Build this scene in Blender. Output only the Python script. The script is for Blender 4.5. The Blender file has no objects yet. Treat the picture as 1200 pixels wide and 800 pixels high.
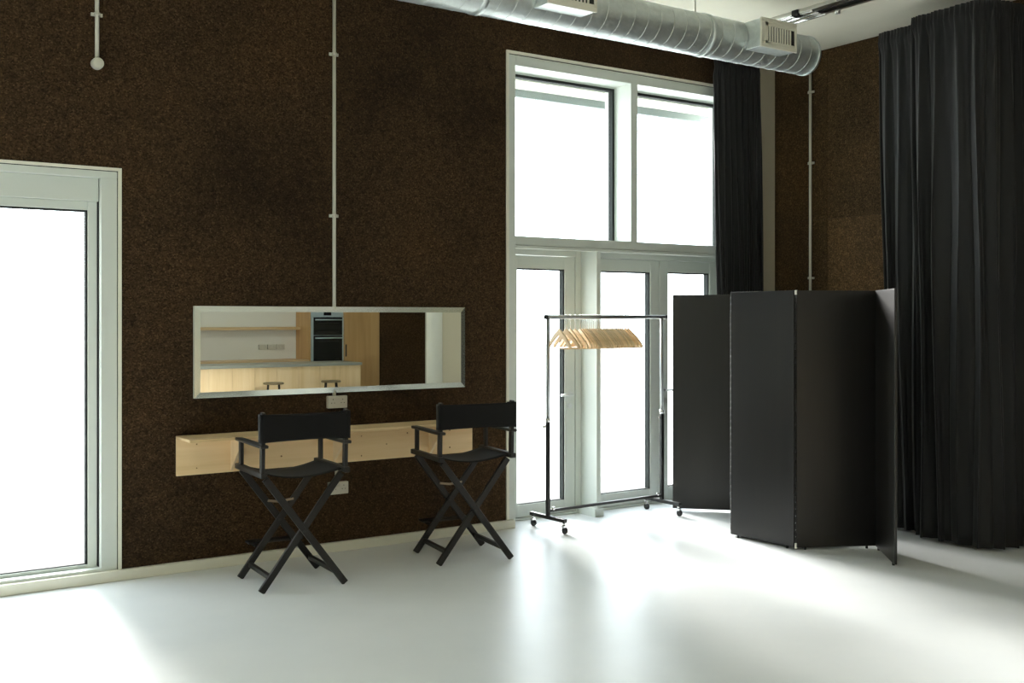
import bpy, bmesh, math, random
from mathutils import Vector, Matrix
random.seed(7)
SC = bpy.context.scene
COL = SC.collection
PI = math.pi

# ------------------------------------------------------------------ camera, world, light, exposure
CAM_H = 1.65
F_PX = 1250.0
HORIZON = 371.0
YAW = math.atan(840.0 / F_PX)
cd = bpy.data.cameras.new('camera')
cam = bpy.data.objects.new('camera', cd)
COL.objects.link(cam)
cam.location = (0, 0, CAM_H)
cam.rotation_euler = (PI / 2, 0, -YAW)
cd.sensor_width = 36.0
cd.lens = F_PX / 1200 * 36
cd.shift_y = (HORIZON - 400) / 1200
cd.clip_start = 0.05
cd.clip_end = 500
SC.camera = cam

SKY_STRENGTH = 7.8
world = bpy.data.worlds.new('overcast_sky')
SC.world = world
world.use_nodes = True
wb = world.node_tree.nodes['Background']
wb.inputs['Color'].default_value = (0.85, 0.945, 1.0, 1)
wb.inputs['Strength'].default_value = SKY_STRENGTH

SC.view_settings.view_transform = 'Standard'
SC.view_settings.look = 'None'
SC.view_settings.gamma = 1.0
SC.view_settings.use_curve_mapping = False
SC.view_settings.exposure = 0.0
SC.cycles.max_bounces = 16
SC.cycles.diffuse_bounces = 10


# low hazy sun behind the window wall
sl = bpy.data.lights.new('hazy_sun', 'SUN')
sl.energy = 22.0
sl.angle = math.radians(22)
sl.color = (1.0, 0.97, 0.92)
sun = bpy.data.objects.new('hazy_sun', sl)
COL.objects.link(sun)
sun.location = (8, 20, 8)
sun.rotation_euler = Vector((-.16, -1.0, -1.013 * math.tan(math.radians(23.5)))).to_track_quat('-Z', 'Y').to_euler()


def portal(name, loc, sx, sz, rot):
    l = bpy.data.lights.new(name, 'AREA')
    l.shape = 'RECTANGLE'
    l.size = sx
    l.size_y = sz
    l.cycles.is_portal = True
    o = bpy.data.objects.new(name, l)
    COL.objects.link(o)
    o.location = loc
    o.rotation_euler = rot
    return o


# daylight portals: they only guide the sky light through the glazed openings
INW = (-PI / 2, 0, 0)
portal('portal_large_window', (5.9, 7.34, 1.85), 2.6, 3.7, INW)
portal('portal_glazed_door', (0.5, 7.34, 1.3), 2.5, 2.6, INW)
portal('portal_added_window', (-3.6, 7.34, 1.85), 3.0, 3.7, INW)


# ------------------------------------------------------------------ helpers
def lin(c):
    c = c / 255.0
    return c / 12.92 if c <= 0.04045 else ((c + 0.055) / 1.055) ** 2.4


def rgb(r, g, b):
    return (lin(r), lin(g), lin(b), 1)


def mat(name, col, rough=0.5, metal=0.0, spec=0.5, sheen=0.0, coat=0.0):
    m = bpy.data.materials.new(name)
    m.use_nodes = True
    b = m.node_tree.nodes['Principled BSDF']
    b.inputs['Base Color'].default_value = col
    b.inputs['Roughness'].default_value = rough
    b.inputs['Metallic'].default_value = metal
    b.inputs['Specular IOR Level'].default_value = spec
    b.inputs['Sheen Weight'].default_value = sheen
    b.inputs['Coat Weight'].default_value = coat
    return m


def nd(m, typ, **kw):
    n = m.node_tree.nodes.new(typ)
    for k, v in kw.items():
        setattr(n, k, v)
    return n


def ramp(m, fac, stops):
    r = nd(m, 'ShaderNodeValToRGB')
    e = r.color_ramp.elements
    e[0].position, e[0].color = stops[0]
    e[1].position, e[1].color = stops[-1]
    for p, c in stops[1:-1]:
        x = e.new(p)
        x.color = c
    m.node_tree.links.new(fac, r.inputs['Fac'])
    return r.outputs['Color']


def coords(m, scale=(1, 1, 1), which='Object'):
    t = nd(m, 'ShaderNodeTexCoord')
    mp = nd(m, 'ShaderNodeMapping')
    mp.inputs['Scale'].default_value = scale
    m.node_tree.links.new(t.outputs[which], mp.inputs['Vector'])
    return mp.outputs['Vector']


def noise(m, vec, scale, detail=3, rough=0.5):
    n = nd(m, 'ShaderNodeTexNoise')
    n.inputs['Scale'].default_value = scale
    n.inputs['Detail'].default_value = detail
    n.inputs['Roughness'].default_value = rough
    m.node_tree.links.new(vec, n.inputs['Vector'])
    return n.outputs['Fac']


def mixc(m, a, b, fac, mode='MIX'):
    n = nd(m, 'ShaderNodeMix', data_type='RGBA', blend_type=mode)
    for sock, v in ((n.inputs[6], a), (n.inputs[7], b), (n.inputs[0], fac)):
        if hasattr(v, 'is_linked'):
            m.node_tree.links.new(v, sock)
        else:
            sock.default_value = v
    return n.outputs[2]


def bsdf(m):
    return m.node_tree.nodes['Principled BSDF']


def bump(m, h, strength, dist):
    n = nd(m, 'ShaderNodeBump')
    n.inputs['Strength'].default_value = strength
    n.inputs['Distance'].default_value = dist
    m.node_tree.links.new(h, n.inputs['Height'])
    m.node_tree.links.new(n.outputs['Normal'], bsdf(m).inputs['Normal'])


def cork_mat(name, tint):
    m = mat(name, (0, 0, 0, 1), 0.9, spec=0.15)
    v = coords(m)
    vo = nd(m, 'ShaderNodeTexVoronoi')
    vo.inputs['Scale'].default_value = 120
    m.node_tree.links.new(v, vo.inputs['Vector'])
    sep = nd(m, 'ShaderNodeSeparateColor')
    m.node_tree.links.new(vo.outputs['Color'], sep.inputs['Color'])
    k = tint
    c = ramp(m, sep.outputs[0], [
        (0.0, (0.030 * k, 0.0165 * k, 0.0078 * k, 1)), (0.3, (0.056 * k, 0.0315 * k, 0.015 * k, 1)),
        (0.65, (0.070 * k, 0.040 * k, 0.019 * k, 1)), (0.9, (0.092 * k, 0.054 * k, 0.026 * k, 1)),
        (1.0, (0.135 * k, 0.083 * k, 0.042 * k, 1))])
    big = noise(m, v, 1.1, 4, 0.6)
    tone = ramp(m, big, [(0.28, (0.55, 0.55, 0.57, 1)), (0.5, (1, 1, 1, 1)), (0.75, (1.35, 1.25, 1.1, 1))])
    c = mixc(m, c, tone, 1.0, 'MULTIPLY')
    fine = noise(m, v, 24, 5, 0.7)
    t2 = ramp(m, fine, [(0.3, (0.7, 0.7, 0.7, 1)), (0.7, (1.3, 1.3, 1.3, 1))])
    c = mixc(m, c, t2, 1.0, 'MULTIPLY')
    inf = nd(m, 'ShaderNodeObjectInfo')
    c = mixc(m, c, inf.outputs['Color'], 1.0, 'MULTIPLY')
    m.node_tree.links.new(c, bsdf(m).inputs['Base Color'])
    bump(m, vo.outputs['Distance'], 0.15, 0.002)
    return m


def wood_mat(name, c0, c1, c2, axis='x', rough=0.5, grain=16, rand=0.12, spec=0.4):
    m = mat(name, c1, rough, spec=spec)
    s = {'x': (0.5, 9, 9), 'y': (9, 0.5, 9), 'z': (9, 9, 0.5)}[axis]
    v = coords(m, s)
    n = noise(m, v, grain / 9.0, 6, 0.62)
    c = ramp(m, n, [(0.3, c0), (0.5, c1), (0.72, c2)])
    inf = nd(m, 'ShaderNodeObjectInfo')
    tr = ramp(m, inf.outputs['Random'], [(0.0, (1 - rand,) * 3 + (1,)), (1.0, (1 + rand,) * 3 + (1,))])
    c = mixc(m, c, tr, 1.0, 'MULTIPLY')
    m.node_tree.links.new(c, bsdf(m).inputs['Base Color'])
    bump(m, n, 0.08, 0.002)
    return m


M = {}
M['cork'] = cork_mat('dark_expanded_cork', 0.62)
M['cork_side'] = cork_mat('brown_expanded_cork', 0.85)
M['frame'] = mat('white_painted_frame', rgb(200, 206, 200), 0.35)
M['trim'] = mat('cream_painted_trim', rgb(220, 218, 204), 0.45)
M['plaster'] = mat('white_plaster', rgb(225, 224, 214), 0.8)
M['plaster_warm'] = mat('grey_beige_plaster', rgb(186, 178, 158), 0.85)
m = M['ceiling'] = mat('painted_ceiling', rgb(226, 222, 206), 0.85)
m.node_tree.links.new(ramp(m, noise(m, coords(m), 1.3, 4), [(0.35, rgb(220, 216, 200)), (0.7, rgb(230, 226, 211))]), bsdf(m).inputs['Base Color'])
m = M['floor'] = mat('white_resin_floor', rgb(220, 223, 224), 0.28, spec=0.3)
v = coords(m)
m.node_tree.links.new(ramp(m, noise(m, v, 0.9, 5, 0.6), [(0.3, rgb(215, 219, 221)), (0.7, rgb(225, 228, 229))]), bsdf(m).inputs['Base Color'])
rr = nd(m, 'ShaderNodeMapRange')
rr.inputs['To Min'].default_value = 0.27
rr.inputs['To Max'].default_value = 0.38
m.node_tree.links.new(noise(m, v, 2.2, 5, 0.65), rr.inputs['Value'])
m.node_tree.links.new(rr.outputs['Result'], bsdf(m).inputs['Roughness'])
M['gasket'] = mat('dark_rubber_gasket', rgb(40, 43, 41), 0.8, spec=0.2)
M['black_wood'] = wood_mat('black_stained_beech', rgb(16, 14, 13), rgb(24, 22, 20), rgb(34, 31, 28), 'z', 0.42, rand=0.1)
M['canvas'] = mat('black_canvas', rgb(21, 20, 20), 0.85, spec=0.2, sheen=0.05)
m = M['curtain'] = mat('black_curtain_cloth', rgb(24, 24, 25), 0.7, spec=0.35, sheen=0.12)
bsdf(m).inputs['Sheen Roughness'].default_value = 0.45
m = M['screen'] = wood_mat('black_stained_plywood', rgb(11, 9, 7), rgb(15, 12, 9), rgb(21, 18, 14), 'z', 0.36, 10, 0.1, 0.5)
M['pine'] = wood_mat('pale_pine_board', rgb(206, 176, 130), rgb(219, 191, 148), rgb(229, 204, 165), 'x', 0.5, 9)
M['pine_end'] = wood_mat('pale_pine_gusset', rgb(222, 196, 156), rgb(232, 208, 170), rgb(240, 218, 184), 'z', 0.5, 9)
M['knot'] = mat('brown_knot', rgb(120, 82, 46), 0.6)
M['stool'] = mat('olive_grey_wood', rgb(112, 98, 70), 0.5)
M['beech'] = wood_mat('beech_hanger_wood', rgb(212, 178, 130), rgb(228, 197, 152), rgb(238, 213, 174), 'y', 0.4, 12, 0.14)
M['ash'] = wood_mat('pale_ash_plank', rgb(216, 184, 138), rgb(228, 198, 154), rgb(236, 210, 170), 'z', 0.45, 8, 0.07)
M['oak'] = wood_mat('oak_veneer_cabinet', rgb(178, 140, 92), rgb(192, 154, 104), rgb(204, 168, 118), 'z', 0.45, 8, 0.04)
M['stone'] = mat('grey_worktop', rgb(150, 152, 142), 0.35)
M['mirror'] = mat('silvered_mirror', (0.86, 0.9, 0.87, 1), 0.0, 1.0)
M['bevel'] = mat('bevelled_mirror_edge', (0.72, 0.77, 0.72, 1), 0.22, 1.0)
M['mirror_back'] = mat('mirror_backing', rgb(196, 198, 188), 0.4)
M['chrome'] = mat('chrome_tube', (0.72, 0.72, 0.72, 1), 0.15, 1.0)
M['post_chrome'] = mat('grey_chrome_tube', (0.34, 0.35, 0.35, 1), 0.3, 0.85)
M['steel'] = mat('brushed_stainless', (0.62, 0.64, 0.64, 1), 0.3, 1.0)
M['oven_steel'] = mat('blue_grey_steel', rgb(176, 192, 198), 0.35, 0.3)
M['bronze'] = mat('dull_bronze_strap', rgb(150, 134, 114), 0.4, 0.6)
M['black_metal'] = mat('black_powder_coat', rgb(30, 30, 29), 0.4, 0.0)
M['rubber'] = mat('black_rubber', rgb(22, 22, 22), 0.6)
M['oven_glass'] = mat('black_oven_glass', rgb(10, 12, 13), 0.06, 0.0, 0.6)
M['display'] = mat('oven_display', rgb(14, 16, 18), 0.1)
M['conduit'] = mat('grey_white_conduit', rgb(196, 194, 180), 0.4)
M['socket'] = mat('satin_metal_socket', rgb(186, 182, 170), 0.4, 0.2)
M['dark'] = mat('dark_void', rgb(16, 15, 14), 0.8)
M['alu'] = mat('satin_aluminium', (0.60, 0.60, 0.56, 1), 0.3, 0.9)
M['grille'] = mat('grille_paint', rgb(214, 212, 198), 0.45)
M['concrete'] = mat('pale_concrete_paving', rgb(196, 196, 192), 0.9)
m = M['duct'] = mat('galvanised_steel', (0.62, 0.66, 0.65, 1), 0.4, 0.75)
v = coords(m)
m.node_tree.links.new(ramp(m, noise(m, v, 14, 4, 0.7), [(0.3, (0.56, 0.61, 0.61, 1)), (0.7, (0.70, 0.75, 0.75, 1))]), bsdf(m).inputs['Base Color'])
rr = nd(m, 'ShaderNodeMapRange')
rr.inputs['To Min'].default_value = 0.36
rr.inputs['To Max'].default_value = 0.48
m.node_tree.links.new(noise(m, v, 9, 3), rr.inputs['Value'])
m.node_tree.links.new(rr.outputs['Result'], bsdf(m).inputs['Roughness'])
M['seam'] = mat('duct_seam', (0.72, 0.75, 0.74, 1), 0.3, 0.85)
m = M['glass'] = bpy.data.materials.new('clear_pane')
m.use_nodes = True
nt = m.node_tree
nt.nodes.remove(nt.nodes['Principled BSDF'])
tb = nd(m, 'ShaderNodeBsdfTransparent')
tb.inputs['Color'].default_value = (0.96, 0.968, 0.968, 1)
gb = nd(m, 'ShaderNodeBsdfGlossy')
gb.inputs['Roughness'].default_value = 0.02
mx = nd(m, 'ShaderNodeMixShader')
mx.inputs['Fac'].default_value = 0.04
nt.links.new(tb.outputs[0], mx.inputs[1])
nt.links.new(gb.outputs[0], mx.inputs[2])
nt.links.new(mx.outputs[0], nt.nodes['Material Output'].inputs['Surface'])


def box(bm, x0, x1, y0, y1, z0, z1):
    vs = [bm.verts.new(p) for p in ((x0, y0, z0), (x1, y0, z0), (x1, y1, z0), (x0, y1, z0),
                                    (x0, y0, z1), (x1, y0, z1), (x1, y1, z1), (x0, y1, z1))]
    for f in ((0, 3, 2, 1), (4, 5, 6, 7), (0, 1, 5, 4), (1, 2, 6, 5), (2, 3, 7, 6), (3, 0, 4, 7)):
        bm.faces.new([vs[i] for i in f])


def bar(bm, p0, p1, w, d, ref=(0, 0, 1)):
    """box from p0 to p1; w across (perpendicular to ref), d along ref's perpendicular"""
    p0, p1 = Vector(p0), Vector(p1)
    t = (p1 - p0).normalized()
    r = Vector(ref)
    if abs(t.dot(r)) > 0.99:
        r = Vector((1, 0, 0))
    a = t.cross(r).normalized()
    b = a.cross(t).normalized()
    vs = []
    for p in (p0, p1):
        for sa, sb in ((-1, -1), (1, -1), (1, 1), (-1, 1)):
            vs.append(bm.verts.new(p + a * sa * w / 2 + b * sb * d / 2))
    for f in ((0, 3, 2, 1), (4, 5, 6, 7), (0, 1, 5, 4), (1, 2, 6, 5), (2, 3, 7, 6), (3, 0, 4, 7)):
        bm.faces.new([vs[i] for i in f])


def tube(bm, pts, r, n=12, cap=True):
    pts = [Vector(p) for p in pts]
    rings = []
    prev = None
    for i, p in enumerate(pts):
        if i == 0:
            t = pts[1] - pts[0]
        elif i == len(pts) - 1:
            t = pts[-1] - pts[-2]
        else:
            t = (pts[i + 1] - p).normalized() + (p - pts[i - 1]).normalized()
        t.normalize()
        if prev is None:
            ref = Vector((0, 0, 1)) if abs(t.z) < 0.9 else Vector((1, 0, 0))
            a = t.cross(ref).normalized()
        else:
            a = (prev - t * prev.dot(t)).normalized()
        prev = a
        b = t.cross(a)
        rr_ = r[i] if isinstance(r, (list, tuple)) else r
        rings.append([bm.verts.new(p + (a * math.cos(2 * PI * k / n) + b * math.sin(2 * PI * k / n)) * rr_) for k in range(n)])
    for i in range(len(rings) - 1):
        for k in range(n):
            f = bm.faces.new((rings[i][k], rings[i][(k + 1) % n], rings[i + 1][(k + 1) % n], rings[i + 1][k]))
            f.smooth = True
    if cap:
        bm.faces.new(list(reversed(rings[0])))
        bm.faces.new(rings[-1])


def prism(bm, pts2, fn, t0, t1):
    """extrude the outline pts2 between t0 and t1; fn(a, b, t) gives the 3D point"""
    A = [bm.verts.new(fn(a, b, t0)) for a, b in pts2]
    B = [bm.verts.new(fn(a, b, t1)) for a, b in pts2]
    bm.faces.new(list(reversed(A)))
    bm.faces.new(B)
    n = len(A)
    for i in range(n):
        bm.faces.new((A[i], A[(i + 1) % n], B[(i + 1) % n], B[i]))


def mk(name, bm, material, parent=None, bevel=0.0, seg=2):
    bmesh.ops.recalc_face_normals(bm, faces=bm.faces[:])
    me = bpy.data.meshes.new(name)
    bm.to_mesh(me)
    bm.free()
    me.materials.append(material)
    o = bpy.data.objects.new(name, me)
    COL.objects.link(o)
    if parent is not None:
        o.parent = parent
    if bevel:
        b = o.modifiers.new('bevel', 'BEVEL')
        b.width = bevel
        b.segments = seg
        b.limit_method = 'ANGLE'
    return o


def part(name, material, parent, *boxes, bevel=0.0):
    bm = bmesh.new()
    for b in boxes:
        box(bm, *b)
    return mk(name, bm, material, parent, bevel)


def thing(name, label, cat, loc=(0, 0, 0), rz=0.0, group=None):
    o = bpy.data.objects.new(name, None)
    o.empty_display_size = 0.1
    COL.objects.link(o)
    o.location = loc
    o.rotation_euler = (0, 0, rz)
    tag(o, label, cat, group)
    return o


def tag(o, label, cat, group=None, kind=None):
    o['label'] = label
    o['category'] = cat
    if group:
        o['group'] = group
    if kind:
        o['kind'] = kind
    return o


def struct(o, label, cat):
    return tag(o, label, cat, None, 'structure')


def copy_tree(o, parent=None):
    c = o.copy()
    COL.objects.link(c)
    if parent is not None:
        c.parent = parent
    for ch in o.children:
        copy_tree(ch, c)
    return c


# ------------------------------------------------------------------ the room
WY = 6.93          # face of the window wall
WO = 7.28          # its outer face
RX = 7.62          # face of the right wall
CZ = 4.03          # ceiling
# openings in the window wall: (x0, x1, z1)
OPEN = [(-5.1, -2.1, 3.73), (-0.7, 1.70, 2.58), (4.60, 7.19, 3.73)]

struct(part('floor', M['floor'], None, (-7, 10.8, -4.1, 7.30, -0.12, 0.0)), 'glossy white resin floor across the whole studio', 'floor')
struct(part('ceiling', M['ceiling'], None, (-7, 10.8, -4.1, WO, CZ, CZ + 0.2)), 'flat off-white painted ceiling above the duct', 'ceiling')
# fine board joints in the ceiling
wb_ = bmesh.new()
xs = [-7] + [v_ for o in OPEN for v_ in o[:2]] + [RX + 0.3]
for i in range(0, len(xs), 2):
    box(wb_, xs[i], xs[i + 1], WY + 0.02, WO, 0, CZ)
for x0, x1, z1 in OPEN:
    box(wb_, x0, x1, WY + 0.02, WO, z1, CZ)
wall_back = struct(mk('wall_back', wb_, M['plaster']), 'window wall clad in dark brown cork behind the mirror', 'wall')
# cork cladding, one sheet round the openings (joints cannot be told apart there)
cb = bmesh.new()
for x0, x1, z0, z1 in ((-7, -5.1, .066, 3.965), (-5.1, -2.1, 3.73, 3.965), (-2.1, -.7, .066, 3.965), (-.7, 1.70, 2.58, 3.965),
                       (1.70, 4.60, .066, 3.965), (4.60, 7.19, 3.73, 3.965), (7.19, 7.375, .066, 3.965)):
    box(cb, x0, x1, WY, WY + 0.02, z0, z1)
mk('cork_cladding', cb, M['cork'], wall_back)
part('plaster_strip', M['plaster_warm'], wall_back, (7.375, RX, WY - .012, WY + 0.02, 0, 3.965), bevel=.008)
# right wall: short core and single cork boards
wall_right = struct(part('wall_right', M['plaster'], None, (RX + .02, RX + .3, 0.26, WY, 0, CZ)), 'right hand wall clad in brown cork boards', 'wall')
ys = [6.93, 6.31, 5.69, 5.07, 4.45, 3.83, 3.21, 2.6, 2.0]
for i in range(len(ys) - 1):
    for z0, z1 in ((0.0, 1.26), (1.26, 2.52), (2.52, 3.78), (3.78, CZ)):
        d = random.uniform(0, .004)
        cbd = part('cork_board', M['cork_side'], wall_right, (RX - d, RX + .02, ys[i + 1] + .0008, ys[i] - .0008, z0 + .0008, z1 - .0008))
        k_ = {(0, 2.52): .85, (0, 1.26): .9, (1, 2.52): .95, (1, 1.26): 1.35, (0, 0.0): .9}.get((i, z0), random.uniform(.85, 1.15))
        cbd.color = (k_, k_ * 1.04, k_ * .97, 1)
# white end of the right wall, seen in the mirror
part('white_wall_end', M['plaster_warm'], wall_right, (RX - .01, RX + .02, .40, 2.0, 0, CZ))
part('end_trim', M['stone'], wall_right, (RX - .04, RX + .04, .26, .40, 0, CZ), bevel=.006)
bm = bmesh.new()
tube(bm, [(RX + .0, .55, 0), (RX + .0, .55, CZ)], .16, 32)
struct(mk('wall_nib', bm, M['plaster']), 'white rounded nib at the end of the right wall', 'wall')
# rest of the shell
struct(part('wall_left', M['plaster'], None, (-7.2, -7, -4.1, WO, 0, CZ)), 'plain white wall far to the left', 'wall')
struct(part('wall_front', M['plaster'], None, (-7, 8.6, -4.1, -3.8, 0, CZ)), 'white kitchen wall seen in the mirror', 'wall')
wall_far = struct(part('wall_far', M['plaster'], None, (8.6, 10.8, -4.1, -3.8, 0, CZ)), 'cork clad wall beside the tall kitchen cabinet', 'wall')
for x0, x1 in ((8.6, 9.3), (9.3, 10.0), (10.0, 10.7)):
    part('cork_board', M['cork_side'], wall_far, (x0, x1 - .002, -3.8, -3.22, 0, 1.9), (x0, x1 - .002, -3.8, -3.22, 1.902, CZ))
struct(part('wall_side', M['plaster'], None, (10.7, 10.9, -3.8, .26, 0, CZ), (RX + .3, 10.7, .26, .46, 0, CZ)), 'white wall of the kitchen recess', 'wall')
# trims and baseboard
struct(part('trim_1', M['trim'], None, (-7, RX, WY - .03, WY + .02, 3.965, CZ)), 'cream strip along the top of the window wall', 'trim')
struct(part('baseboard_back', M['trim'], None, (-2.1, 4.665, WY - .035, WY + .01, 0, .066), (-.7, 1.70, WY + .01, WY + .12, 0, .066), bevel=.004),
       'low cream baseboard under the cork wall', 'baseboard')

# exterior
struct(part('ground_outside', M['concrete'], None, (-60, 70, 7.30, 130, -.3, -.06)), 'pale paving outside the windows', 'ground')
struct(part('lintel_outside', M['plaster'], None, (4.3, 7.5, WO, 7.56, 3.60, 3.9)), 'white overhang outside above the tall window', 'overhang')


M['fascia'] = mat('grey_outside_fascia', rgb(128, 138, 138), 0.7)
part('fascia', M['fascia'], bpy.data.objects['lintel_outside'], (4.3, 7.5, 7.56, 7.60, 3.535, 3.9))


# ------------------------------------------------------------------ glazed openings
def sash(name, parent, x0, x1, z0, z1, y0, y1, w, wb=None, mat_=None, glass=True):
    """one framed leaf with gasket line and pane"""
    wb = w if wb is None else wb
    o = part(name, mat_ or M['frame'], parent, (x0, x0 + w, y0, y1, z0, z1), (x1 - w, x1, y0, y1, z0, z1),
             (x0 + w, x1 - w, y0, y1, z1 - w, z1), (x0 + w, x1 - w, y0, y1, z0, z0 + wb), bevel=.003)
    g = .011
    gx0, gx1, gz0, gz1 = x0 + w, x1 - w, z0 + wb, z1 - w
    ym = (y0 + y1) / 2
    part('gasket', M['gasket'], o, (gx1 - g, gx1, y0 + .008, y1 - .008, gz0, gz1), (gx0, gx0 + g * .4, y0 + .012, y1 - .008, gz0, gz1),
         (gx0, gx1, y0 + .008, y1 - .008, gz1 - g, gz1), (gx0, gx1, y0 + .012, y1 - .008, gz0, gz0 + g * .6))
    part('pane', M['glass'], o, (gx0, gx1, ym - .006, ym + .006, gz0, gz1))
    return o


def lever(parent, x, y, z, direction):
    """door lever with plate and key cylinder"""
    bm = bmesh.new()
    tube(bm, [(x, y, z), (x, y - .05, z), (x + direction * .012, y - .06, z), (x + direction * .13, y - .06, z)], .009, 10)
    h = mk('handle', bm, M['steel'], parent)
    bm = bmesh.new()
    tube(bm, [(x, y + .001, z), (x, y - .009, z)], .026, 20)
    mk('rose', bm, M['steel'], h)
    bm = bmesh.new()
    tube(bm, [(x, y + .001, z - .095), (x, y - .012, z - .095)], .022, 20)
    mk('key_cylinder', bm, M['steel'], h)
    return h


# tall window: outer trim, jambs, mullion, two upper lights
win = thing('window_1', 'tall white framed window above the glazed doors', 'window', (0, 0, 0))
win['kind'] = 'structure'
part('outer_trim', M['trim'], win, (4.60, 4.622, WY - .012, WY + .03, .066, 3.708), (7.168, 7.19, WY - .012, WY + .03, .066, 3.708),
     (4.60, 7.19, WY - .012, WY + .03, 3.708, 3.73))
part('shadow_gap', M['gasket'], win, (4.622, 4.628, WY + .008, WY + .03, .066, 3.702), (4.622, 7.168, WY + .008, WY + .03, 3.702, 3.708))
part('jamb', M['frame'], win, (4.628, 4.69, WY, WO, 0, 3.702), bevel=.003)
part('jamb', M['frame'], win, (7.11, 7.168, WY, WO, 0, 3.702), bevel=.003)
part('head', M['frame'], win, (4.69, 7.11, WY, WO, 3.622, 3.702), bevel=.003)
part('mullion', M['frame'], win, (5.868, 5.94, WY - .004, WO, 2.285, 3.622), bevel=.003)
part('transom', M['frame'], win, (4.69, 7.11, WY, WO, 2.215, 2.285), bevel=.003)
part('transom_lip', M['frame'], win, (4.69, 7.11, WY - .006, WY + .04, 2.188, 2.212), bevel=.003)
for x0, x1 in ((4.69, 5.868), (5.94, 7.11)):
    s = part('light_frame', M['frame'], win, (x0, x1, 7.13, 7.20, 2.285, 2.30), (x0, x0 + .01, 7.13, 7.20, 2.30, 3.61), (x1 - .01, x1, 7.13, 7.20, 2.30, 3.61), (x0, x1, 7.13, 7.20, 3.61, 3.622))
    part('gasket', M['gasket'], s, (x0 + .01, x1 - .01, 7.135, 7.19, 3.588, 3.61), (x1 - .032, x1 - .01, 7.135, 7.19, 2.30, 3.588))
    part('pane', M['glass'], s, (x0 + .01, x1 - .01, 7.155, 7.167, 2.30, 3.61))
# post between the single door and the pair
post = part('post', M['frame'], win, (5.500, 5.545, WY - .002, WO, .066, 2.215), bevel=.003)
part('plinth', M['frame'], post, (5.46, 5.553, WY - .03, WO, 0, .066), bevel=.003)

# single door
d2 = thing('door_2', 'single white glazed door left of the post', 'door')
d2['kind'] = 'structure'
part('door_frame', M['frame'], d2, (4.69, 4.745, 7.14, 7.26, 0, 2.215), (5.445, 5.5, 7.14, 7.26, 0, 2.215), (4.745, 5.445, 7.14, 7.26, 2.155, 2.215),
     (4.69, 5.5, 7.13, 7.26, 0, .02), bevel=.003)
leaf = sash('leaf', d2, 4.75, 5.44, .022, 2.15, 7.15, 7.22, .105, .10)
lever(leaf, 5.385, 7.15, 1.0, -1)
# pair of doors
d3 = thing('door_3', 'pair of white glazed doors right of the post', 'door')
d3['kind'] = 'structure'
part('door_frame', M['frame'], d3, (5.545, 5.58, 7.12, 7.26, 0, 2.215), (7.08, 7.11, 7.12, 7.26, 0, 2.215), (5.58, 7.08, 7.12, 7.26, 2.15, 2.215),
     (5.545, 7.11, 7.11, 7.26, 0, .02), bevel=.003)
part('door_lip', M['frame'], d3, (5.545, 7.11, 7.10, 7.13, 2.195, 2.215))
leaf = sash('leaf', d3, 5.583, 6.367, .022, 2.147, 7.13, 7.20, .105, .11)
leaf = sash('leaf', d3, 6.371, 7.077, .022, 2.147, 7.13, 7.20, .10, .11)
lever(leaf, 6.42, 7.13, 1.0, 1)

# glazed door at the left edge
d1 = thing('door_1', 'wide white glazed door at the left edge', 'door')
d1['kind'] = 'structure'
part('outer_trim', M['trim'], d1, (1.680, 1.70, WY - .012, WY + .03, .066, 2.562), (-.7, -.680, WY - .012, WY + .03, .066, 2.562),
     (-.7, 1.70, WY - .012, WY + .03, 2.562, 2.58))
part('door_frame', M['frame'], d1, (1.58, 1.676, WY + .005, 7.15, .066, 2.515), (-.676, -.58, WY + .005, 7.15, .066, 2.515), (-.676, 1.676, WY + .003, 7.15, 2.515, 2.557), bevel=.003)
part('corner_gap', M['gasket'], d1, (1.676, 1.680, WY + .006, WY + .03, .066, 2.557), (-.676, 1.680, WY + .006, WY + .03, 2.557, 2.562))
part('head_panel', M['frame'], d1, (-.58, 1.5755, WY + .05, 7.15, 2.37, 2.515), bevel=.003)
part('sash_gap', M['gasket'], d1, (1.5755, 1.58, WY + .06, 7.15, .066, 2.515))
part('sill', M['frame'], d1, (-.66, 1.58, WY + .0, 7.15, .066, .085), bevel=.003)
sash('leaf', d1, .49, 1.570, .085, 2.37, WY + .07, WY + .13, .055, .02)
sash('leaf', d1, -.58, .485, .085, 2.37, WY + .07, WY + .13, .055, .02)

# unseen tall window added further left for more daylight, same kind as window_1
w2 = thing('added_window', 'added tall white framed window out of view to the left', 'window')
w2['kind'] = 'structure'
part('jamb', M['frame'], w2, (-5.1, -5.02, WY, WO, 0, 3.73), (-2.18, -2.1, WY, WO, 0, 3.73), (-5.02, -2.18, WY, WO, 3.65, 3.73), (-5.02, -2.18, WY, WO, 2.2, 2.29), (-3.64, -3.56, WY, WO, 0, 3.65))
part('pane', M['glass'], w2, (-5.02, -3.64, 7.15, 7.16, 0, 2.2), (-3.56, -2.18, 7.15, 7.16, 0, 2.2), (-5.02, -3.64, 7.15, 7.16, 2.29, 3.65), (-3.56, -2.18, 7.15, 7.16, 2.29, 3.65))

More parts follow.
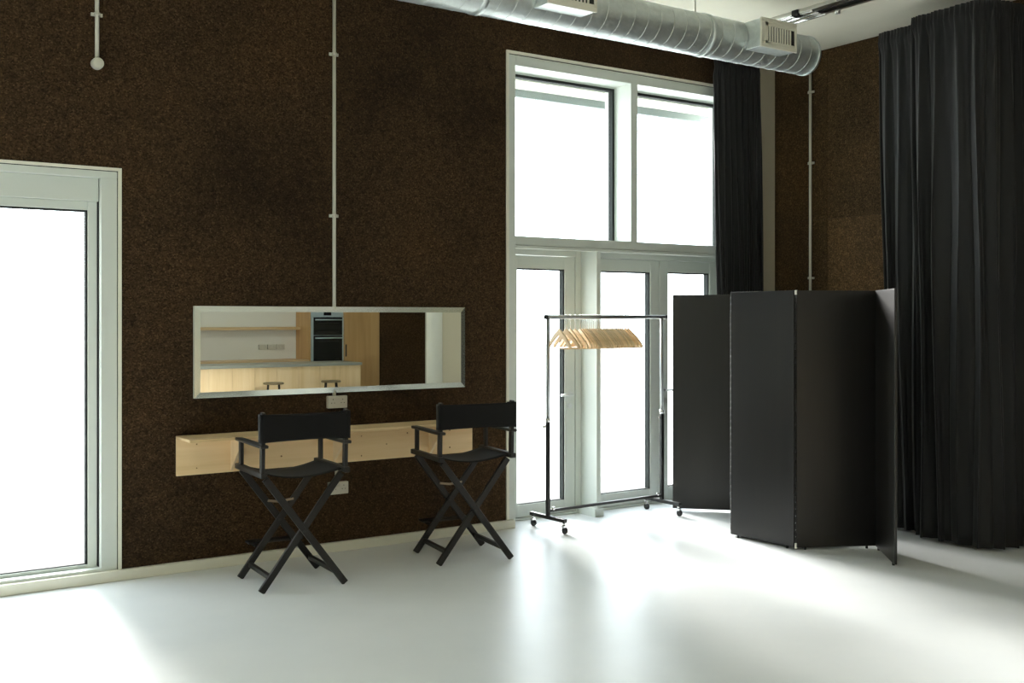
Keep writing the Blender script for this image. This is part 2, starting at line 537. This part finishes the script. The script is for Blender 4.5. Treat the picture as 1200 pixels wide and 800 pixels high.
# ------------------------------------------------------------------ duct with diffuser boxes
DY, DZ, DR, DX1 = 5.68, 3.70, .150, 6.60
duct = thing('ventilation_duct', 'round galvanised spiral duct hanging below the ceiling', 'duct', (0, 0, 0))
bm = bmesh.new()
tube(bm, [(-6.9, DY, DZ), (DX1 - .012, DY, DZ), (DX1, DY, DZ)], [DR, DR, DR - .008], 64)
mk('duct_pipe', bm, M['duct'], duct)
bm = bmesh.new()
pts = []
N = int((DX1 + .2) / .118 * 28)
for i in range(N):
    a = 2 * PI * i / 28
    pts.append((-.2 + .118 * i / 28, DY + math.sin(a) * (DR + .0005), DZ + math.cos(a) * (DR + .0005)))
tube(bm, pts, .0018, 5)
mk('spiral_seam', bm, M['seam'], duct)
for x in (5.48, 3.55, 1.2):
    bm = bmesh.new()
    tube(bm, [(x - .02, DY, DZ), (x + .02, DY, DZ)], DR + .006, 64)
    mk('coupling_band', bm, M['duct'], duct)
for x in (5.40, 3.2, 1.0):
    bm = bmesh.new()
    tube(bm, [(x, DY - .02, DZ + DR - .01), (x, DY - .02, CZ)], .005, 8)
    mk('hanger_rod', bm, M['conduit'], duct)
bm = bmesh.new()
tube(bm, [(DX1 - .02, DY, DZ), (DX1 + .004, DY, DZ)], DR + .004, 64)
mk('end_cap', bm, M['duct'], duct)


def diffuser(x0, x1):
    y0, y1, z0, z1 = 5.40, 5.70, 3.608, 3.822
    b = part('diffuser_box', M['duct'], duct, (x0 + .008, x1 - .008, y0 + .01, y1, z0 + .005, z1 - .005), bevel=.003)
    part('face_frame', M['grille'], b, (x0, x1, y0 - .004, y0 + .012, z0, z0 + .03), (x0, x1, y0 - .004, y0 + .012, z1 - .03, z1),
         (x0, x0 + .045, y0 - .004, y0 + .012, z0 + .03, z1 - .03), (x1 - .02, x1, y0 - .004, y0 + .012, z0 + .03, z1 - .03), bevel=.003)
    part('grille_back', M['dark'], b, (x0 + .045, x1 - .02, y0 + .006, y0 + .010, z0 + .03, z1 - .03))
    part('grille_rim', M['grille'], b, (x0 + .045, x0 + .075, y0 - .001, y0 + .008, z0 + .03, z1 - .03), (x0 + .045, x1 - .02, y0 - .001, y0 + .008, z0 + .03, z0 + .048),
         (x0 + .045, x1 - .02, y0 - .001, y0 + .008, z1 - .055, z1 - .03))
    n = 9
    for i in range(n):
        xa = x0 + .092 + i * (x1 - x0 - .135) / n
        bm = bmesh.new()
        bar(bm, (xa, y0 - .001, z0 + .048), (xa, y0 - .001, z1 - .055), .013, .003, (.25, 1, 0))
        mk('louvre', bm, M['grille'], b)
    return b


diffuser(5.80, 6.178)
diffuser(3.898, 4.288)
diffuser(1.95, 2.33)

# rail with bright bars on the ceiling
rail = thing('ceiling_rail', 'aluminium ceiling rail with three bright bars beside the duct', 'rail', (0, 0, 0))
part('back_channel', M['alu'], rail, (6.45, 6.53, 2.2, 5.92, CZ - .03, CZ), bevel=.003)
part('dark_channel', M['black_metal'], rail, (6.535, 6.60, 2.2, 5.52, CZ - .035, CZ), bevel=.003)
part('side_channel', M['alu'], rail, (6.605, 6.65, 2.2, 5.60, CZ - .03, CZ), bevel=.003)
for x in (6.48, 6.55, 6.63):
    bm = bmesh.new()
    tube(bm, [(x, 5.5, CZ - .03), (x, 5.95, CZ - .03)], .014, 12)
    mk('bright_bar', bm, M['chrome'], rail)
part('cross_bracket', M['black_metal'], rail, (6.44, 6.50, 5.62, 5.68, CZ - .045, CZ))
bm = bmesh.new()
tube(bm, [(6.665, 5.42, CZ), (6.665, 5.42, CZ - .05)], .02, 16)
mk('end_roller', bm, M['alu'], rail)

# curtain track on the window wall
tk = tag(part('curtain_track', M['trim'], None, (4.33, 7.5, 6.80, 6.84, 3.945, 3.972), (4.33, 4.35, 6.80, 6.90, 3.945, 3.972), bevel=.003), 'slim cream curtain track above the tall window', 'track')


# ------------------------------------------------------------------ curtains
def curtain(name, label, path, z0, z1, folds, amp, lean=(0, 0), seed=1, header=.10, nz=46, per=20):
    rnd = random.Random(seed)
    P = [Vector((x, y, 0)) for x, y in path]
    L = [0]
    for i in range(1, len(P)):
        L.append(L[-1] + (P[i] - P[i - 1]).length)
    tot = L[-1]
    # smooth sample of the path
    def at(s):
        for i in range(1, len(P)):
            if s <= L[i] or i == len(P) - 1:
                k = (s - L[i - 1]) / (L[i] - L[i - 1])
                return P[i - 1].lerp(P[i], max(0, min(1, k)))
    def sm(s):
        q = Vector((0, 0, 0))
        for k in range(-3, 4):
            q += at(max(0, min(tot, s + k * .02)))
        return q / 7
    # irregular fold widths
    w = [rnd.uniform(.55, 1.6) for _ in range(folds)]
    sw = sum(w)
    edges = [0]
    for x in w:
        edges.append(edges[-1] + x / sw * tot)
    am = [rnd.uniform(.6, 1.25) for _ in range(folds)]
    samples = []
    for i in range(folds):
        for k in range(per):
            samples.append((edges[i] + (edges[i + 1] - edges[i]) * k / per, i, k / per))
    samples.append((tot, folds - 1, 1.0))
    bm = bmesh.new()
    rows = []
    for j in range(nz + 1):
        t = j / nz
        z = z1 + (z0 - z1) * t
        row = []
        for s, i, ph in samples:
            p = sm(s)
            d = (sm(min(tot, s + .01)) - sm(max(0, s - .01)))
            d.normalize()
            n = Vector((-d.y, d.x, 0))
            dz = z1 - z
            grow = min(1, max(0, (dz - header) / 1.6))
            a = amp * am[i] * (.35 + .65 * grow)
            big_ = math.sin(2 * PI * ph) * a
            ph2 = ph * 2 + .13 * i
            small = math.sin(2 * PI * ph2) * amp * .30 * (1 - grow) ** 2 if dz > header else math.sin(8 * PI * ph) * amp * .22
            if dz < header:
                big_ *= .5
            sway = .022 * math.sin(1.3 * z + i * 1.9) * grow
            pin = -.012 if abs(dz - header) < .03 else 0
            q = p + n * (big_ + small + pin) + d * (sway + amp * .35 * math.sin(4 * PI * ph) * grow)
            q += Vector((lean[0] * t, lean[1] * t, 0))
            row.append(bm.verts.new((q.x, q.y, z)))
        rows.append(row)
    for j in range(nz):
        for i in range(len(samples) - 1):
            f = bm.faces.new((rows[j][i], rows[j][i + 1], rows[j + 1][i + 1], rows[j + 1][i]))
            f.smooth = True
    root = thing(name, label, 'curtain', (0, 0, 0))
    o = mk('cloth', bm, M['curtain'], root)
    so = o.modifiers.new('thickness', 'SOLIDIFY')
    so.thickness = .004
    return root


curtain('curtain', 'narrow black curtain gathered at the right of the tall window',
        [(6.70, 6.80), (7.31, 6.82)], .02, 3.94, 9, .035, lean=(.07, 0), seed=3)
curtain('curtain', 'narrow black curtain on the right wall, left of the wide one',
        [(7.06, 5.36), (7.05, 4.99)], .02, 3.87, 3, .028, lean=(.02, -.05), seed=5)
curtain('curtain', 'wide black curtain at the right edge, floor length with deep folds',
        [(6.93, 4.97), (6.91, 4.42), (6.97, 4.33), (7.40, 4.29)], .02, 3.885, 8, .046, lean=(.02, -.02), seed=11)
ct = thing('curtain_rail', 'dark rail carrying the curtains along the right wall', 'rail', (0, 0, 0))
part('rail_bar', M['black_metal'], ct, (7.10, 7.14, 4.36, 5.22, 3.80, 3.83))
for y in (5.2, 4.6):
    bm = bmesh.new()
    bar(bm, (7.12, y, 3.815), (RX, y, 3.815), .02, .02)
    mk('wall_arm', bm, M['black_metal'], ct)


# ------------------------------------------------------------------ folding screen
scr = thing('folding_screen', 'tall black stained plywood folding screen standing in a zigzag', 'screen', (0, 0, 0))
PT = [(6.217, 6.80), (6.62, 6.37), (6.44, 5.80), (5.845, 5.744), (5.88, 5.152), (6.403, 4.867), (6.009, 4.414)]
SZ0, SZ1 = .018, 1.836
for i in range(6):
    a, b = Vector(PT[i] + (0,)), Vector(PT[i + 1] + (0,))
    d = (b - a).normalized()
    a2, b2 = a + d * .006, b - d * .006
    bm = bmesh.new()
    zc = (SZ0 + SZ1) / 2
    c = (a2 + b2) / 2
    ln = (b2 - a2).length
    box(bm, -ln / 2, ln / 2, -.009, .009, SZ0 - zc, SZ1 - zc)
    o = mk('panel', bm, M['screen'], scr, bevel=.0015)
    o.location = (c.x, c.y, zc)
    o.rotation_euler = (0, 0, math.atan2(d.y, d.x))
    # small feet
    for k in (.12, .88):
        q = a.lerp(b, k)
        bm = bmesh.new()
        tube(bm, [(q.x, q.y, 0), (q.x, q.y, SZ0 + .004)], .009, 10)
        mk('foot', bm, M['rubber'], scr)
for i in range(1, 6):
    bm = bmesh.new()
    x, y = PT[i]
    n = 36
    for k in range(n):
        za = SZ0 + .03 + (SZ1 - SZ0 - .06) * k / n
        tube(bm, [(x, y, za), (x, y, za + (SZ1 - SZ0 - .06) / n * .82)], .0042, 8)
    hg = mk('piano_hinge', bm, M['bronze'] if i == 5 else M['black_metal'], scr)
bm = bmesh.new()
x, y = PT[4]
box(bm, x - .009, x + .009, y - .012, y - .002, SZ1 - .03, SZ1 + .002)
mk('hinge_clip', bm, M['plaster'], scr)
part('hinge_clip', M['plaster'], scr, (x - .009, x + .009, y - .012, y - .002, SZ0 - .01, SZ0 + .03))


# ------------------------------------------------------------------ director's chairs
def directors_chair(label, loc, rz):
    t = thing('directors_chair', label, 'chair', loc, rz, 'tall director chairs under the mirror')
    bw = M['black_wood']
    ft, tp = .262, .245          # half spread of feet and of the tops
    zs = .685                    # seat rail height
    for sy in (-1, 1):
        for sx in (-1, 1):
            y = sy * .225 + (.012 if sx > 0 else -.012) * sy
            bm = bmesh.new()
            bar(bm, (sx * ft, y, .006), (-sx * tp, y, zs), .022, .042, (0, 0, 1))
            mk('leg', bm, bw, t, .004)
        bm = bmesh.new()
        tube(bm, [(-.008, sy * .225 - .03, .352), (-.008, sy * .225 + .03, .352)], .009, 12)
        mk('pivot_bolt', bm, M['black_metal'], t)
    for sx in (-1, 1):
        # foot stretcher, front to back
        bm = bmesh.new()
        k = .085
        xx = sx * (ft - (ft + tp) * k / zs)
        bar(bm, (xx, -.215, k), (xx, .215, k), .024, .030)
        mk('stretcher', bm, bw, t, .003)
        bm = bmesh.new()
        bar(bm, (sx * .262, -.275, .708), (sx * .262, .262, .708), .040, .034)
        mk('seat_rail', bm, bw, t, .006)
        bm = bmesh.new()
        bar(bm, (sx * .262, -.235, .72), (sx * .262, -.250, 1.082), .024, .040, (0, 1, 0))
        mk('back_post', bm, bw, t, .004)
        bm = bmesh.new()
        bar(bm, (sx * .262, .185, .72), (sx * .262, .185, .872), .024, .038, (0, 1, 0))
        mk('arm_post', bm, bw, t, .004)
        bm = bmesh.new()
        bar(bm, (sx * .262, -.285, .880), (sx * .262, .238, .880), .050, .020)
        mk('armrest', bm, bw, t, .006)
    # sagging seat sling
    bm = bmesh.new()
    rows = []
    for j in range(9):
        y = -.225 + .45 * j / 8
        row = []
        for i in range(17):
            u = -1 + 2 * i / 16
            sag = .040 * (1 - u * u) * (1 + .25 * math.sin(3 * y + 1))
            row.append(bm.verts.new((u * .262, y + .006 * math.sin(u * 4), .722 - sag)))
        rows.append(row)
    for j in range(8):
        for i in range(16):
            bm.faces.new((rows[j][i], rows[j][i + 1], rows[j + 1][i + 1], rows[j + 1][i])).smooth = True
    s = mk('seat', bm, M['canvas'], t)
    s.modifiers.new('thick', 'SOLIDIFY').thickness = .006
    # back sling wrapped round both posts
    bm = bmesh.new()
    prof = []
    n = 24
    for i in range(n + 1):
        u = -1 + 2 * i / n
        prof.append((u * .282, -.262 - .014 + .012 * (1 - u * u) * 1.0))
    for (dx, dy) in ((.282, -.222), (.24, -.214)):
        prof.append((dx, dy))
    prof = [(-.24, -.214), (-.282, -.222)] + prof
    rows = []
    for j in range(9):
        z = .902 + .17 * j / 8
        row = []
        for x, y in prof:
            w_ = .006 * math.sin(9 * x + 14 * (z - .9)) * (1 - abs(x) / .29)
            edge = .006 * (1 - (x / .285) ** 2) * (1 if j == 8 else -1 if j == 0 else 0)
            row.append(bm.verts.new((x, y + w_, z - edge)))
        rows.append(row)
    for j in range(8):
        for i in range(len(prof) - 1):
            bm.faces.new((rows[j][i], rows[j][i + 1], rows[j + 1][i + 1], rows[j + 1][i])).smooth = True
    s = mk('backrest', bm, M['canvas'], t)
    s.modifiers.new('thick', 'SOLIDIFY').thickness = .005
    # folding strap between the front legs
    bm = bmesh.new()
    bar(bm, (-.085, .20, .478), (-.005, .20, .466), .012, .014)
    mk('strap', bm, M['bronze'], t)
    bm = bmesh.new()
    bar(bm, (.0, .206, .466), (.085, .206, .478), .012, .014)
    mk('strap', bm, M['bronze'], t)
    # footrest on the front legs
    bm = bmesh.new()
    bar(bm, (-.19, .30, .205), (.17, .30, .205), .085, .014)
    f = mk('footrest', bm, bw, t, .003)
    for x in (-.15, .13):
        bm = bmesh.new()
        bar(bm, (x, .235, .19), (x, .335, .194), .018, .016)
        mk('footrest_bracket', bm, M['black_metal'], f)
    return t


directors_chair('black director chair at the left, in front of the wall sockets', (2.575, 6.305, 0), math.radians(-3))
directors_chair('black director chair at the right, next to the tall window', (3.825, 6.31, 0), math.radians(-8))

# ------------------------------------------------------------------ wall ledge of pine
ledge = thing('wall_ledge', 'pale pine ledge with triangular brackets below the mirror', 'shelf', (0, 0, 0))
part('back_board', M['pine'], ledge, (2.04, 4.28, WY - .02, WY, .622, .864), bevel=.002)
part('top_board', M['pine'], ledge, (2.04, 4.28, WY - .30, WY, .864, .880), bevel=.002)
for x in (2.395, 3.13, 3.90):
    bm = bmesh.new()
    prism(bm, [(WY - .02, .864), (WY - .27, .864), (WY - .245, .845), (WY - .02, .63)], lambda a, b, t_: (t_, a, b), x, x + .018)
    mk('bracket', bm, M['pine_end'], ledge, .001)
rk = random.Random(4)
for x, z in ((2.17, .82), (2.17, .665), (2.62, .80), (2.62, .66), (3.35, .80), (3.35, .66), (4.08, .80), (4.08, .67), (2.75, .70), (3.55, .73), (3.72, .80)):
    bm = bmesh.new()
    tube(bm, [(x, WY - .019, z), (x, WY - .0215, z)], rk.uniform(.004, .0065), 10)
    mk('screw_head', bm, M['knot'], ledge)

# ------------------------------------------------------------------ mirror with bevelled edge
mir = thing('wall_mirror', 'wide low mirror with a pale border hanging above the pine ledge', 'mirror', (3.182, WY, 1.419), 0)
MW, MH, BV = 2.058 / 2, .602 / 2, .038
part('backing', M['mirror_back'], mir, (-MW, MW, -.022, -.001, -MH, MH))
yf = -.030
bm = bmesh.new()
vs = [bm.verts.new(p) for p in ((-MW + BV, yf, -MH + BV), (MW - BV, yf, -MH + BV), (MW - BV, yf, MH - BV), (-MW + BV, yf, MH - BV))]
bm.faces.new(vs)
for v_ in list(vs):
    pass
mk('glass_face', bm, M['mirror'], mir)
yo = -.0262
I4 = [(-MW + BV, yf, -MH + BV), (MW - BV, yf, -MH + BV), (MW - BV, yf, MH - BV), (-MW + BV, yf, MH - BV)]
O4 = [(-MW, yo, -MH), (MW, yo, -MH), (MW, yo, MH), (-MW, yo, MH)]
for k in range(4):
    j = (k + 1) % 4
    bm = bmesh.new()
    bb = [Vector(p) for p in (I4[k], I4[j], O4[j], O4[k])]
    q = [bm.verts.new(p) for p in bb] + [bm.verts.new((p.x, -.0225, p.z)) for p in bb]
    for f in ((0, 1, 2, 3), (7, 6, 5, 4), (0, 4, 5, 1), (1, 5, 6, 2), (2, 6, 7, 3), (3, 7, 4, 0)):
        bm.faces.new([q[i] for i in f])
    mk('bevel_strip', bm, M['bevel'], mir)


# ------------------------------------------------------------------ conduits and sockets
def conduit(label, axis_pt, z0, z1, clips, wall='back', boxend=False):
    x, y = axis_pt
    t = thing('conduit', label, 'conduit', (x, y, z0))
    bm = bmesh.new()
    tube(bm, [(0, 0, 0), (0, 0, z1 - z0)], .0125, 14)
    mk('pipe', bm, M['conduit'], t)
    for z in clips:
        bm = bmesh.new()
        tube(bm, [(0, 0, z - z0 - .011), (0, 0, z - z0 + .011)], .018, 14)
        if wall == 'back':
            box(bm, -.034, .034, .004, .016, z - z0 - .010, z - z0 + .010)
        else:
            box(bm, .004, .016, -.034, .034, z - z0 - .010, z - z0 + .010)
        mk('clip', bm, M['conduit'], t)
    if boxend:
        bm = bmesh.new()
        tube(bm, [(0, .014, 0), (0, -.026, 0), (0, -.034, 0)], [.036, .036, .026], 24)
        mk('junction_box', bm, M['conduit'], t)
    return t


conduit('short grey conduit ending in a round box above the left door', (1.551, WY - .016), 3.215, 3.965, [3.52, 3.86], boxend=True)
conduit('long grey conduit dropping from the ceiling to the mirror and socket', (3.142, WY - .016), 1.09, 3.965, [3.492, 2.358])
conduit('short conduit stub below the pine ledge, above the lower socket', (3.160, WY - .016), .485, .62, [])
conduit('grey conduit on the right cork wall beside the curtain', (RX - .020, 6.485), 1.0, CZ, [3.676, 3.035, 1.999], wall='right')
rel = bpy.data.objects


def socket(label, x, z, w=.147, h_=.086, y=WY, faces=-1, m_='socket'):
    t = thing('wall_socket', label, 'socket', (x, y, z), 0 if faces < 0 else PI)
    part('back_box', M[m_], t, (-w / 2, w / 2, -.034, 0, -h_ / 2, h_ / 2), bevel=.004)
    for sx in (-1, 1):
        for dx, dz, a, b in ((0, .018, .004, .008), (-.011, -.006, .007, .004), (.011, -.006, .007, .004)):
            cx = sx * w * .25 + dx
            part('pin_hole', M['dark'], t, (cx - a / 2, cx + a / 2, -.0352, -.033, dz - b / 2, dz + b / 2))
        part('switch', M[m_], t, (sx * w * .06 - .005, sx * w * .06 + .005, -.038, -.033, .012, .030))
    return t


socket('double socket on the cork wall directly under the mirror', 3.162, 1.052)
socket('double socket low on the cork wall below the pine ledge', 3.170, .447)

# ------------------------------------------------------------------ clothes rack
rack = thing('clothes_rack', 'black and chrome clothes rack on castors before the glazed doors', 'clothes rack', (5.455, 6.735, 0), math.radians(2.5))
HX = .612
for sx in (-1, 1):
    x = sx * HX
    bm = bmesh.new()
    bar(bm, (x, -.215, .098), (x, .215, .098), .032, .028)
    b = mk('base_bar', bm, M['black_metal'], rack, .002)
    for sy in (-1, 1):
        yy = sy * .195
        bm = bmesh.new()
        tube(bm, [(x, yy, .086), (x, yy, .062)], .010, 10)
        box(bm, x - .014, x + .014, yy - .02, yy + .012, .045, .064)
        c = mk('castor', bm, M['chrome'], b)
        bm = bmesh.new()
        tube(bm, [(x - .010, yy - .012, .0255), (x + .010, yy - .012, .0255)], .025, 20)
        mk('wheel', bm, M['rubber'], b)
    bm = bmesh.new()
    bar(bm, (x, 0, .11), (x, 0, .845), .028, .028, (0, 1, 0))
    mk('lower_post', bm, M['black_metal'], rack, .003)
    bm = bmesh.new()
    tube(bm, [(x, 0, .83), (x, 0, 1.64)], .0145, 16)
    mk('upper_post', bm, M['post_chrome'], rack)
    bm = bmesh.new()
    tube(bm, [(x, 0, .835), (x, 0, .865)], .019, 16)
    tube(bm, [(x - .012, 0, .80), (x - .045, 0, .80)], .010, 12)
    mk('clamp_knob', bm, M['chrome'], rack)
bm = bmesh.new()
bar(bm, (-HX, 0, .145), (HX, 0, .145), .022, .022)
mk('lower_bar', bm, M['black_metal'], rack, .003)
for sx in (-1, 1):
    bm = bmesh.new()
    tube(bm, [(sx * (HX - .05), -.005, .15), (sx * (HX - .05), -.005, .172)], .012, 10)
    mk('wing_bolt', bm, M['chrome'], rack)
bm = bmesh.new()
tube(bm, [(-HX - .022, 0, 1.648), (HX + .052, 0, 1.648)], .016, 16)
mk('hanging_rail', bm, M['post_chrome'], rack)
for sx, e in ((-1, .022), (1, .052)):
    bm = bmesh.new()
    tube(bm, [(sx * (HX + e - .012), 0, 1.648), (sx * (HX + e + .004), 0, 1.648)], .018, 16)
    mk('rail_stop', bm, M['black_metal'], rack)

# hangers
out = []
HWD = .190
top_l, bot_l = [], []
for i in range(13):
    u = i / 12
    y = HWD * u
    zt = -.006 - .105 * u - .028 * u ** 3
    top_l.append((y, zt))
    bot_l.append((y, zt - .046 + .012 * u + .012 * (u > .95)))
outline = [(-y, z) for y, z in reversed(top_l[1:])] + top_l + list(reversed(bot_l)) + [(-y, z) for y, z in bot_l[1:]]
bm = bmesh.new()
prism(bm, outline, lambda a, b, t_: (t_, a, b), -.0075, .0075)
hanger = thing('coat_hanger', '', 'hanger', (0, 0, 0), 0, 'wooden hangers on the clothes rack')
body = mk('shoulders', bm, M['beech'], hanger, .002)
bm = bmesh.new()
tube(bm, [(0, -HWD * .92, -.158), (0, HWD * .92, -.158)], .006, 8)
mk('trouser_bar', bm, M['beech'], hanger)
bm = bmesh.new()
pts = [(0, 0, -.012), (0, 0, .054)]
for i in range(11):
    a = -PI / 2 + (1.35 * PI) * i / 10
    pts.append((0, .021 * math.cos(a), .0785 + .021 * math.sin(a) + .0055))
tube(bm, pts, .0022, 6)
mk('hook', bm, M['chrome'], hanger)
us = [655, 663, 668, 673.5, 679.5] + [682.5 + 2.55 * i for i in range(20)] + [735, 738.5]
names_l = {0: 'pale wooden hanger, leftmost on the clothes rack rail', 1: 'pale wooden hanger, second from the left post of the rack',
           2: 'pale wooden hanger, third from the left post of the rack', 3: 'pale wooden hanger, fourth from the left post of the rack',
           4: 'pale wooden hanger, fifth from the left post of the rack', len(us) - 2: 'pale wooden hanger, second from the right end of the row',
           len(us) - 1: 'pale wooden hanger, last at the right end of the row'}
rh = random.Random(8)
for i, u in enumerate(us):
    x = 4.966 + (u - 656) * .00871
    o = hanger if i == 0 else copy_tree(hanger)
    dx = x - 5.455
    o.location = (x, 6.735 + dx * math.sin(math.radians(2.5)), 1.562)
    o.rotation_euler = (0, 0, math.radians(-7 + rh.uniform(-1, 1) * (3 if i < 5 else 1) + (3 if i > 25 else 0)))
    o['label'] = names_l.get(i, 'pale wooden hanger packed in the middle of the row')

# ------------------------------------------------------------------ kitchen behind the camera, seen in the mirror
isl = thing('kitchen_island', 'long kitchen island with pale plank front, seen in the mirror', 'island', (0, 0, 0))
part('carcass', M['oak'], isl, (2.6, 7.50, -2.50, -1.72, 0, .88))
part('worktop', M['stone'], isl, (2.58, 7.52, -2.52, -1.68, .88, .922), bevel=.003)
x = 2.6
while x < 7.49:
    x1 = min(7.50, x + .35)
    part('plank', M['ash'], isl, (x + .0015, x1 - .0015, -1.72, -1.70, .02, .879))
    x = x1


def stool(label, x, y):
    t = thing('bar_stool', label, 'stool', (x, y, 0), 0, 'round bar stools at the island')
    bm = bmesh.new()
    tube(bm, [(0, 0, .648), (0, 0, .652), (0, 0, .672), (0, 0, .676)], [.140, .150, .150, .142], 28)
    mk('seat', bm, M['stool'], t)
    for k in range(4):
        a = PI / 4 + k * PI / 2 + .3
        bm = bmesh.new()
        tube(bm, [(.11 * math.cos(a), .11 * math.sin(a), .65), (.17 * math.cos(a), .17 * math.sin(a), 0)], .011, 8)
        mk('leg', bm, M['black_metal'], t)
    bm = bmesh.new()
    pts = [(.155 * math.cos(2 * PI * k / 24), .155 * math.sin(2 * PI * k / 24), .22) for k in range(25)]
    tube(bm, pts, .007, 6, cap=False)
    mk('foot_ring', bm, M['black_metal'], t)


stool('round wooden bar stool in the mirror, nearer the white wall side', 5.88, -1.28)
stool('round wooden bar stool in the mirror, in front of the oven', 6.80, -1.28)

cnt = thing('kitchen_counter', 'low wooden kitchen counter along the white wall in the mirror', 'counter', (0, 0, 0))
part('carcass', M['oak'], cnt, (3.0, 7.265, -3.79, -3.24, 0, .88))
part('worktop', M['pine'], cnt, (3.0, 7.265, -3.79, -3.20, .88, .92), bevel=.002)
for i in range(7):
    part('front', M['oak'], cnt, (3.0 + i * .609 + .002, 3.0 + (i + 1) * .609 - .002, -3.24, -3.22, .08, .878))
tl = thing('tall_cabinet', 'tall oak kitchen cabinet housing the oven, seen in the mirror', 'cabinet', (0, 0, 0))
part('carcass', M['oak'], tl, (7.268, 7.29, -3.79, -3.20, 0, 2.4), (7.89, 7.912, -3.79, -3.20, 0, 2.4), (8.57, 8.592, -3.79, -3.20, 0, 2.4),
     (7.29, 8.57, -3.79, -3.76, 0, 2.4), (7.268, 8.592, -3.79, -3.20, 2.4, 2.42), (7.29, 7.89, -3.76, -3.2, .84, .862), (7.29, 7.89, -3.76, -3.2, 1.765, 1.785))
part('door', M['oak'], tl, (7.292, 7.888, -3.22, -3.198, .06, .838))
part('door', M['oak'], tl, (7.292, 7.888, -3.22, -3.198, 1.787, 2.398))
dd = part('door', M['oak'], tl, (7.914, 8.568, -3.22, -3.198, .06, 2.398))
part('handle', M['black_metal'], dd, (7.935, 7.955, -3.198, -3.180, .96, 1.17), bevel=.003)
ov = thing('double_oven', 'stainless steel double oven in the tall cabinet, seen in the mirror', 'oven', (0, 0, 0))
part('body', M['oven_steel'], ov, (7.294, 7.886, -3.74, -3.195, .866, 1.76))
fa = part('control_panel', M['oven_steel'], ov, (7.292, 7.888, -3.195, -3.178, 1.645, 1.762), bevel=.003)
part('display', M['display'], fa, (7.52, 7.66, -3.178, -3.175, 1.672, 1.732))
for z0, z1 in ((1.335, 1.638), (.868, 1.325)):
    dr = part('oven_door', M['oven_glass'], ov, (7.33, 7.865, -3.195, -3.172, z0, z1), bevel=.003)
    part('door_edge', M['oven_steel'], dr, (7.292, 7.33, -3.195, -3.174, z0, z1), (7.865, 7.888, -3.195, -3.174, z0, z1))
    bm = bmesh.new()
    tube(bm, [(7.35, -3.135, z1 - .04), (7.845, -3.135, z1 - .04)], .012, 12)
    for hx in (7.37, 7.825):
        tube(bm, [(hx, -3.172, z1 - .04), (hx, -3.135, z1 - .04)], .008, 8)
    mk('handle', bm, M['oven_steel'], dr)
    part('window_rim', M['black_metal'], dr, (7.41, 7.80, -3.172, -3.1705, z0 + .06, z0 + .066), (7.41, 7.80, -3.172, -3.1705, z1 - .10, z1 - .094))
tag(part('floating_shelf', M['pine'], None, (4.2, 7.268, -3.80, -3.58, 1.425, 1.475), bevel=.003), 'long wooden floating shelf on the white kitchen wall in the mirror', 'shelf')
for k in range(3):
    s = socket(('double socket on the white kitchen wall, left of three in the mirror', 'double socket on the white kitchen wall, middle of three in the mirror',
                'double socket on the white kitchen wall, right of three in the mirror')[k], 6.66 + k * .16, 1.13, .146, .086, -3.8, 1, 'conduit')


# linear fill lamps, added above the island to brighten the mirrored kitchen
M['lamp'] = bpy.data.materials.new('fill_lamp_diffuser')
M['lamp'].use_nodes = True
lb = M['lamp'].node_tree.nodes['Principled BSDF']
lb.inputs['Base Color'].default_value = (.9, .9, .88, 1)
lb.inputs['Emission Color'].default_value = (1.0, .975, .94, 1)
lb.inputs['Emission Strength'].default_value = 19.0
for lx, ll in ((4.3, 'added linear fill lamp over the left half of the kitchen island'), (6.7, 'added linear fill lamp over the right half of the kitchen island')):
    t = thing('added_fill_lamp', ll, 'lamp', (lx, -1.0, 2.9), 0, 'added fill lamps over the island')
    part('housing', M['alu'], t, (-.9, .9, -.06, .06, .012, .07), bevel=.004)
    part('diffuser', M['lamp'], t, (-.88, .88, -.05, .05, 0, .012))
    for sx in (-.7, .7):
        bm = bmesh.new()
        tube(bm, [(sx, 0, .07), (sx, 0, CZ - 2.9)], .003, 6)
        mk('cable', bm, M['black_metal'], t)
